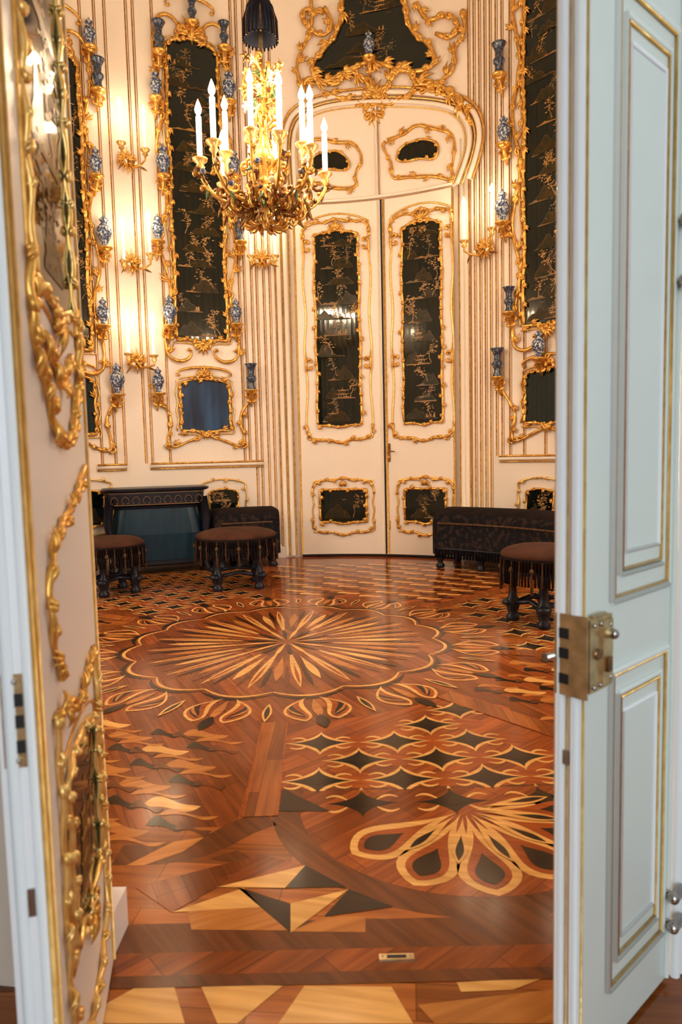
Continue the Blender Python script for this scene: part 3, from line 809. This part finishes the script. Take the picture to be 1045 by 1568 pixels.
ch.lathe([(.02, zt1-.10), (.095, zt1-.19), (.105, zt1-.20), (.10, zt1-.10), (.085, zt1-.02), (.05, zt1+.02), (.03, zt1+.04), (.05, zt1+.08), (.03, zt1+.12)], o, 'dark_cloth', 18)
for i in range(26):
    a = 2*pi*i/26; e = Vector((cos(a), sin(a), 0))
    ch.tube([o+e*.107+Vector((0, 0, zt1-.215)), o+e*.104+Vector((0, 0, zt1-.10)), o+e*.055+Vector((0, 0, zt1+.03))], .006, 'dark_cloth' if i % 4 else 'fringe_tan', 5)
ob = ch.build()
for p in CL: add_point(ob, p, 23)
# ------------------------------------------------------------------ stools
def stool(px, py, dia, h=.47, rot=.4):
    x, y = floor_at(px, py); mb = MB('tasselled_stool')
    mb.T = Matrix.Translation((x, y, 0)) @ Matrix.Rotation(rot, 4, 'Z'); r = dia/2
    mb.lathe([(r*.9, h-.13), (r*.98, h-.12), (r, h-.09), (r, h-.05), (r*.97, h-.03)], (0, 0, 0), 'velvet', 32)
    mb.lathe([(r*1.0, h-.045), (r*1.015, h-.035), (r*.98, h-.022), (r*.9, h-.006), (r*.7, h+.012), (r*.4, h+.022), (.01, h+.025)], (0, 0, 0), 'seat_top', 32)
    n = 84
    for i in range(n):
        a = 2*pi*i/n; e = Vector((cos(a), sin(a), 0)); big = i % 7 == 0
        L = .21 if big else .16
        m = 'fringe_tan' if i % 7 == 3 or big else 'velvet'
        mb.tube([e*(r*1.01)+Vector((0, 0, h-.06)), e*(r*1.03)+Vector((0, 0, h-.06-L*.5)), e*(r*1.02)+Vector((0, 0, h-.06-L))], [.006, .006, .012 if big else .007], m, 5)
        if big: mb.ball(e*(r*1.03)+Vector((0, 0, h-.12)), .016, .016, .02, 'fringe_tan', 6)
    for k in range(4):
        a = pi/4+k*pi/2; e = Vector((cos(a), sin(a), 0))*r*.72
        mb.lathe([(.035, 0), (.045, .01), (.045, .035), (.028, .05), (.04, .08), (.048, .11), (.048, .14), (.03, .17), (.026, .24), (.04, .28), (.045, h-.12)], e, 'ebony', 10)
        mb.ball(e+Vector((e.x*.12, e.y*.12, .125)), .05, .05, .03, 'ebony', 8)
        e2 = Vector((cos(a+pi/2), sin(a+pi/2), 0))*r*.72
        mb.tube([e+Vector((0, 0, .12)), (e+e2)*.42+Vector((0, 0, .15)), e2+Vector((0, 0, .12))], .018, 'ebony', 6)
    mb.build()
stool(547, 1347, .70, .50, .2); stool(262, 1362, .54, .47, .7); stool(1250, 1428, .56, .50, .5)
# ------------------------------------------------------------------ curved settees
def settee(t0, t1, h=.55, depth=.58):
    mb = MB('curved_settee'); n = 26; ring = []
    prof = [(0, .14), (.0, .36), (.01, h-.10), (.04, h-.04), (.12, h), (depth*.5, h+.015), (depth-.1, h), (depth-.03, h-.04), (depth, h-.10), (depth, .14)]
    r_out = R-.08
    for i in range(n+1):
        t = i/n; th = t0+(t1-t0)*t
        e = min(t, 1-t)*(t1-t0)*R; q = 1. if e > .10 else .86+.14*sin(pi/2*e/.10)
        ring.append([mb.addv(col(th, .14+(z-.14)*(1 if q == 1 else (.9+.1*(q-.86)/.14)), R-(r_out-depth/2-(d-depth/2)*q))) for d, z in prof])
    for a, b_ in zip(ring, ring[1:]):
        for j in range(len(prof)-1): mb.face((a[j], b_[j], b_[j+1], a[j+1]), 'velvet' if 3 <= j <= 6 else 'brocade', True)
        mb.face((a[0], b_[0], b_[-1], a[-1]), 'ebony')
    mb.face(tuple(ring[0]), 'brocade'); mb.face(tuple(ring[-1]), 'brocade')
    for dd, z_ in ((depth+.08, .20), (depth+.08, h-.13)):
        mb.tube([col(t0+.03+(t1-t0-.06)*i/30, z_, dd-.002) for i in range(31)], .010, 'fringe_tan' if z_ > .3 else 'ebony', 6)
    m_ = int((t1-t0)*2.4/.035)
    for i in range(m_+1):
        th = t0+.02+(t1-t0-.04)*i/m_; mb.tube([col(th, .20, depth+.078), col(th, .11, depth+.080)], [.010, .014], 'dark_cloth' if i % 3 else 'velvet', 5)
    for i in range(4):
        th = t0+.03+(t1-t0-.06)*i/3
        for dd in (.16, depth+.03): mb.lathe([(.03, 0), (.045, .015), (.04, .04), (.022, .06), (.04, .09), (.045, .15)], col(th, 0, dd), 'ebony', 10)
    mb.build()
settee(tw(1036, 1230)+.015, tw(1036, 1230)+.60, .58)
tl = tw(668, 1230); settee(tl-.32, tl-.045, .60)
settee(-1.30, -.88)
# ------------------------------------------------------------------ writing desk
dx, dy = floor_at(366, 1312)
dk = MB('writing_desk'); ang = atan2(dx-CX, dy-CY)
dk.T = Matrix.Translation((dx, dy, 0)) @ Matrix.Rotation(-ang*.55, 4, 'Z')
hw = .50; hd = .24; zt_ = .86
def outline(s, n=40, e=.28):
    P = []
    for i in range(n):
        a = 2*pi*i/n; c_, s_ = cos(a), sin(a)
        P.append(((hw*s)*abs(c_)**e*(1 if c_ > 0 else -1), (hd*s)*abs(s_)**.5*(1 if s_ > 0 else -1)))
    return P
def loft(mb, rings, m):
    ids = [[mb.addv((x, y, z)) for x, y in outline(s_)] for s_, z in rings]
    for k, (a, b_) in enumerate(zip(ids, ids[1:])):
        for i in range(len(a)): mb.face((a[i], a[(i+1) % len(a)], b_[(i+1) % len(a)], b_[i]), m, False)
    mb.face(tuple(ids[0]), m); mb.face(tuple(ids[-1]), m)
loft(dk, [(.99, zt_-.035), (1.04, zt_-.025), (1.05, zt_-.01), (1.02, zt_)], 'ebony')
loft(dk, [(.93, zt_-.16), (.95, zt_-.035)], 'ebony')
loft(dk, [(.955, zt_-.05), (.955, zt_-.042)], 'copper_paint')
loft(dk, [(.94, zt_-.165), (.94, zt_-.155)], 'copper_paint')
for i in range(9):
    x = -hw*.8+i*hw*.2
    g = lambda u, v, d: Vector((u, -hd*.955-d*.3, v))
    cscroll(dk, g, x, zt_-.13, .07, .05, .003, 'copper_paint', d=.006)
loft(dk, [(.74, .10), (.86, .14), (.90, .40), (.84, .58), (.80, .66)], 'teal_silk')
loft(dk, [(.80, .655), (.86, .66), (.88, .675), (.84, .685)], 'ebony')
loft(dk, [(.78, .08), (.90, .10), (.90, .13), (.84, .14)], 'ebony')
for sx in (-1, 1):
    for sy in (-1, 1):
        x, y = sx*hw*.90, sy*hd*.78
        pts = [Vector((x, y, zt_-.1)), Vector((x*1.05, y*1.08, .55)), Vector((x*1.02, y*1.02, .35)), Vector((x*.97, y*.97, .15)), Vector((x*1.03, y*1.05, .04)), Vector((x*1.06, y*1.1, 0.005))]
        dk.tube(pts, [.04, .045, .03, .022, .03, .034], 'ebony', 8)
dk.build()
# ------------------------------------------------------------------ ornate open leaf (left)
hinge = Vector((-.545, 1.48, 0)); free = Vector((-.425, .905, 0))
dv = (hinge-free); WL = dv.length; dv.normalize(); nv = Vector((dv.y, -dv.x, 0))
lf = lambda u, v, d: free+dv*u+nv*d+Vector((0, 0, v))
L = MB('door_2')
L.box((0, -.045, .012), (WL, 0, 3.6), 'white_door', lf)
L.box((-.001, -.046, .012), (0.0005, .001, 3.6), 'white_gloss', lf)
for u in (.008, .035, WL-.02): L.tube([lf(u, .02, .002), lf(u, 3.6, .002)], .004, 'gold_pale', 8)
L.tube([lf(0, .02, -.006), lf(0, 3.6, -.006)], .006, 'white_gloss', 8)
L.tube([lf(0, .02, -.030), lf(0, 3.6, -.030)], .009, 'white_gloss', 8)
uc = WL/2+.015
g = lambda u, v, d: lf(u+uc, v, d*.45)
def leaf_panel(w, z0, z1, seed, arch):
    P = frame_path(w, z0, z1, arch, .02, 0); polyfill(L, g, P, .006, 'lacquer', 10); chinoiserie(L, g, -w/2+.02, w/2-.02, z0+.02, min(z1, 3), .009, seed)
    rococo(L, g, frame_path(w, z0, z1, arch, .02, .004), .0065, .05, .026, True, 'gold_pale', seed, .012, .9, 8, 7)
    L.tube([g(p.x, p.y, .004) for p in resample(frame_path(w+.05, z0-.025, z1+.025, arch, .02, .0), .02, True)], .0035, 'gold', 6)
    crest(L, g, 0, z0-.03, .06, .006, 'gold', -1, .012)
leaf_panel(.33, 1.42, 3.3, 61, .05)
leaf_panel(.29, .34, .63, 62, .03)
def gscroll(P, r_, sd, m='gold', st=.036, sz=.042): rococo(L, g, smoothp(P, 2), r_, st, sz, False, m, sd, .012, 1., 8, 7)
gscroll([(-.19, 1.46), (-.205, 1.38), (-.18, 1.30), (-.12, 1.27), (-.10, 1.21), (0, 1.17), (.10, 1.21), (.12, 1.27), (.18, 1.30), (.205, 1.38), (.19, 1.46)], .008, 71)
gscroll([(-.12, 1.35), (-.05, 1.31), (0, 1.27), (.05, 1.31), (.12, 1.35)], .0075, 72)
gscroll([(-.14, .80), (-.20, .90), (-.18, 1.0), (-.10, 1.04), (0, 1.06), (.12, 1.10), (.20, 1.14)], .0065, 73, 'gold', .045, .038)
gscroll([(-.20, .76), (-.19, .60), (-.21, .40), (-.19, .20), (-.10, .15), (0, .13), (.10, .15), (.19, .20), (.21, .40), (.19, .60), (.20, .76)], .006, 74, 'gold_pale', .055, .032)
gscroll([(-.20, .76), (-.08, .74), (0, .70), (.08, .74), (.20, .76)], .0065, 75)
# edge lock plate
fe = lambda u, v, d: lf(-d, v, -u)
L.box((.004, .001, .735), (.040, .0035, .865), 'brass', fe)
for zz in (.765, .80, .83): L.box((.012, .0036, zz-.010), (.030, .0045, zz+.008), 'black_slot', fe)
for zz in (.745, .855): L.ball(fe(.022, zz, .004), .004, .004, .004, 'steel', 8)
L.box((.012, .001, .52), (.022, .004, .56), 'steel', fe)
L.build()
# ------------------------------------------------------------------ plain open leaf (right)
hinge = Vector((.682, 1.385, 0)); free = Vector((.405, 1.14, 0))
dv2 = (hinge-free); WR = dv2.length; dv2.normalize(); nv2 = Vector((dv2.y, -dv2.x, 0))
rf = lambda u, v, d: free+dv2*u+nv2*d+Vector((0, 0, v))
Rr = MB('door_3')
Rr.box((0, -.048, .012), (WR, 0, 3.6), 'blue_door', rf)
Rr.box((-.004, -.049, .012), (.0, -.001, 3.6), 'white_gloss', rf)
Rr.tube([rf(-.002, .02, -.010), rf(-.002, 3.6, -.010)], .0085, 'white_gloss', 8)
Rr.tube([rf(-.002, .02, -.038), rf(-.002, 3.6, -.038)], .0095, 'white_gloss', 8)
Rr.tube([rf(.004, .02, .001), rf(.004, 3.6, .001)], .003, 'gold_pale', 6)
Rr.tube([rf(-.004, .02, -.024), rf(-.004, 3.6, -.024)], .0022, 'gold_pale', 6)
def mould(u0, u1, z0, z1, r_, m, d=.002):
    P = [rf(u0, z0, d), rf(u1, z0, d), rf(u1, z1, d), rf(u0, z1, d)]
    for a, b_ in zip(P, P[1:]+P[:1]): Rr.tube([a, b_], r_, m, 8)
for z0, z1 in ((.875, 1.93), (.13, .745), (2.1, 3.4)):
    mould(.100, WR-.035, z0, z1, .008, 'blue_door', .001); mould(.108, WR-.043, z0+.008, z1-.008, .003, 'gold_pale', .004)
    mould(.130, WR-.062, z0+.045, z1-.045, .006, 'blue_door', .001); mould(.139, WR-.070, z0+.055, z1-.055, .0028, 'gold_pale', .003)
    mould(.150, WR-.080, z0+.085, z1-.085, .004, 'white_gloss', .001)
Rr.tube([rf(WR-.015, .02, .004), rf(WR-.015, 3.6, .004)], .006, 'blue_door', 8)
# rim lock
lk = lambda u, v, d: rf(u-.010, v, d)
Rr.box((.006, .0, .735), (.082, .018, .862), 'brass', lk)
Rr.box((.044, .018, .742), (.078, .022, .855), 'brass', lk)
Rr.box((-.0105, -.046, .725), (-.0065, .016, .868), 'brass', rf)
for zz in (.755, .80, .835): Rr.box((-.0115, -.036, zz-.010), (-.0104, -.018, zz+.008), 'black_slot', rf)
for uu, zz in ((.016, .745), (.016, .852), (.072, .752), (.072, .845), (.038, .745), (.038, .852)): Rr.ball(lk(uu, zz, .020), .0045, .0045, .0045, 'steel', 8)
Rr.tube([lk(.060, .832, .022), lk(.060, .832, .028)], [.010, .008], 'brass', 10); Rr.ball(lk(.060, .832, .032), .0095, .0095, .0095, 'steel', 10)
Rr.tube([lk(.030, .80, .018), lk(.030, .80, .022)], .010, 'bronze', 10)
Rr.box((.052, .022, .765), (.066, .028, .79), 'bronze', lk)
Rr.tube([lk(.024, .862, .010), lk(.070, .862, .010)], .005, 'brass', 8)
Rr.tube([rf(-.006, .79, -.048), rf(-.030, .79, -.052)], [.005, .008], 'steel', 8)
Rr.box((-.0085, -.03, .60), (-.004, -.018, .625), 'steel', rf)
for zz in (1.585, 1.47, .215, .15):
    Rr.tube([rf(WR-.022, zz, .004), rf(WR-.022, zz, .022)], .006, 'steel', 8); Rr.tube([rf(WR-.022-.012, zz, .024), rf(WR+.012, zz, .024)], .011, 'steel', 10); Rr.ball(rf(WR-.034, zz, .024), .0125, .0125, .0125, 'steel', 10)
Rr.build()
# ------------------------------------------------------------------ entrance surround and anteroom
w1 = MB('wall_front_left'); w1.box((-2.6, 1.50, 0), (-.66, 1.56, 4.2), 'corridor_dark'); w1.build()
w2 = MB('wall_front_right'); w2.box((.82, 1.45, 0), (2.6, 1.56, 4.2), 'blue_door'); w2.build()
w3 = MB('wall_front_top'); w3.box((-.66, 1.50, 3.65), (.82, 1.56, 4.2), 'blue_door'); w3.build()
t1_ = MB('trim_7'); t1_.box((-.66, 1.50, 0), (-.585, 1.60, 3.65), 'white_door'); t1_.box((-.60, 1.49, 0), (-.55, 1.60, .10), 'white_door')
t1_.tube([Vector((-.585, 1.51, .1)), Vector((-.585, 1.51, 3.6))], .008, 'gold_pale', 8); t1_.build()
t2_ = MB('trim_8'); t2_.box((.70, 1.40, 0), (.82, 1.70, 3.65), 'white_gloss'); t2_.tube([Vector((.705, 1.40, 0)), Vector((.705, 1.40, 3.6))], .012, 'white_gloss', 8); t2_.build()
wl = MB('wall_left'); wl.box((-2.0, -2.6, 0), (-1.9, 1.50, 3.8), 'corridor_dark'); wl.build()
wr = MB('wall_right'); wr.box((2.2, -2.6, 0), (2.3, 1.45, 3.8), 'blue_door'); wr.build()
wb = MB('wall_rear'); 
for a, b_ in (((-2., -2.7, 0), (-.2, -2.6, 3.8)), ((1.6, -2.7, 0), (2.3, -2.6, 3.8)), ((-.2, -2.7, 0), (1.6, -2.6, .8)), ((-.2, -2.7, 3.2), (1.6, -2.6, 3.8))): wb.box(a, b_, 'blue_door')
wb.build()
c2 = MB('ceiling'); c2.box((-2., -2.7, 3.8), (2.3, 1.50, 3.9), 'ceiling_plaster'); c2.build()
wn = MB('window_1')
for x in (-.2, .36, .96, 1.55): wn.box((x, -2.68, .8), (x+.05, -2.62, 3.2), 'white_gloss')
for z in (.8, 1.6, 2.4, 3.15): wn.box((-.2, -2.68, z), (1.6, -2.62, z+.05), 'white_gloss')
wn.build()
def area(name, loc, rot, sx, sy, e, c):
    l = bpy.data.lights.new(name, 'AREA'); l.shape = 'RECTANGLE'; l.size = sx; l.size_y = sy; l.energy = e; l.color = c
    o = bpy.data.objects.new(name, l); o.location = loc; o.rotation_euler = rot; S.collection.objects.link(o)
area('daylight_window', (.7, -2.72, 2.0), (pi/2, 0, 0), 1.8, 2.4, 110, (.88, .95, 1.))
for i, th in enumerate(WINS):
    wn = MB('window_%d' % (i+2))
    for s_ in (-1, 0, 1):
        wn.tube([col(th+s_*WHW, WZ0, -.05), col(th+s_*WHW, WZ1, -.05)], .035, 'cream_paint', 6)
    for z in [WZ0+(WZ1-WZ0)*j/4 for j in range(5)]:
        wn.tube([col(th+WHW*(j/4-1), z, -.05) for j in range(9)], .025, 'cream_paint', 6)
    wn.build()
    p = col(th, (WZ0+WZ1)/2, -.25)
    dirv = Vector((CX-p.x, CY-p.y, -.3)).normalized()
    area('cabinet_window_fill', p, dirv.to_track_quat('-Z', 'Y').to_euler(), 1.3, 3.2, 105, (1., .88, .74))  # fill light added behind the unseen side window
w = bpy.data.worlds.new('World'); S.world = w; w.use_nodes = True
nt = w.node_tree; bg = nt.nodes['Background']; sky = nt.nodes.new('ShaderNodeTexSky')
try: sky.sky_type = 'HOSEK_WILKIE'
except Exception: pass
nt.links.new(sky.outputs[0], bg.inputs[0]); bg.inputs[1].default_value = .5
S.view_settings.view_transform = 'Standard'
S.view_settings.exposure = 0.
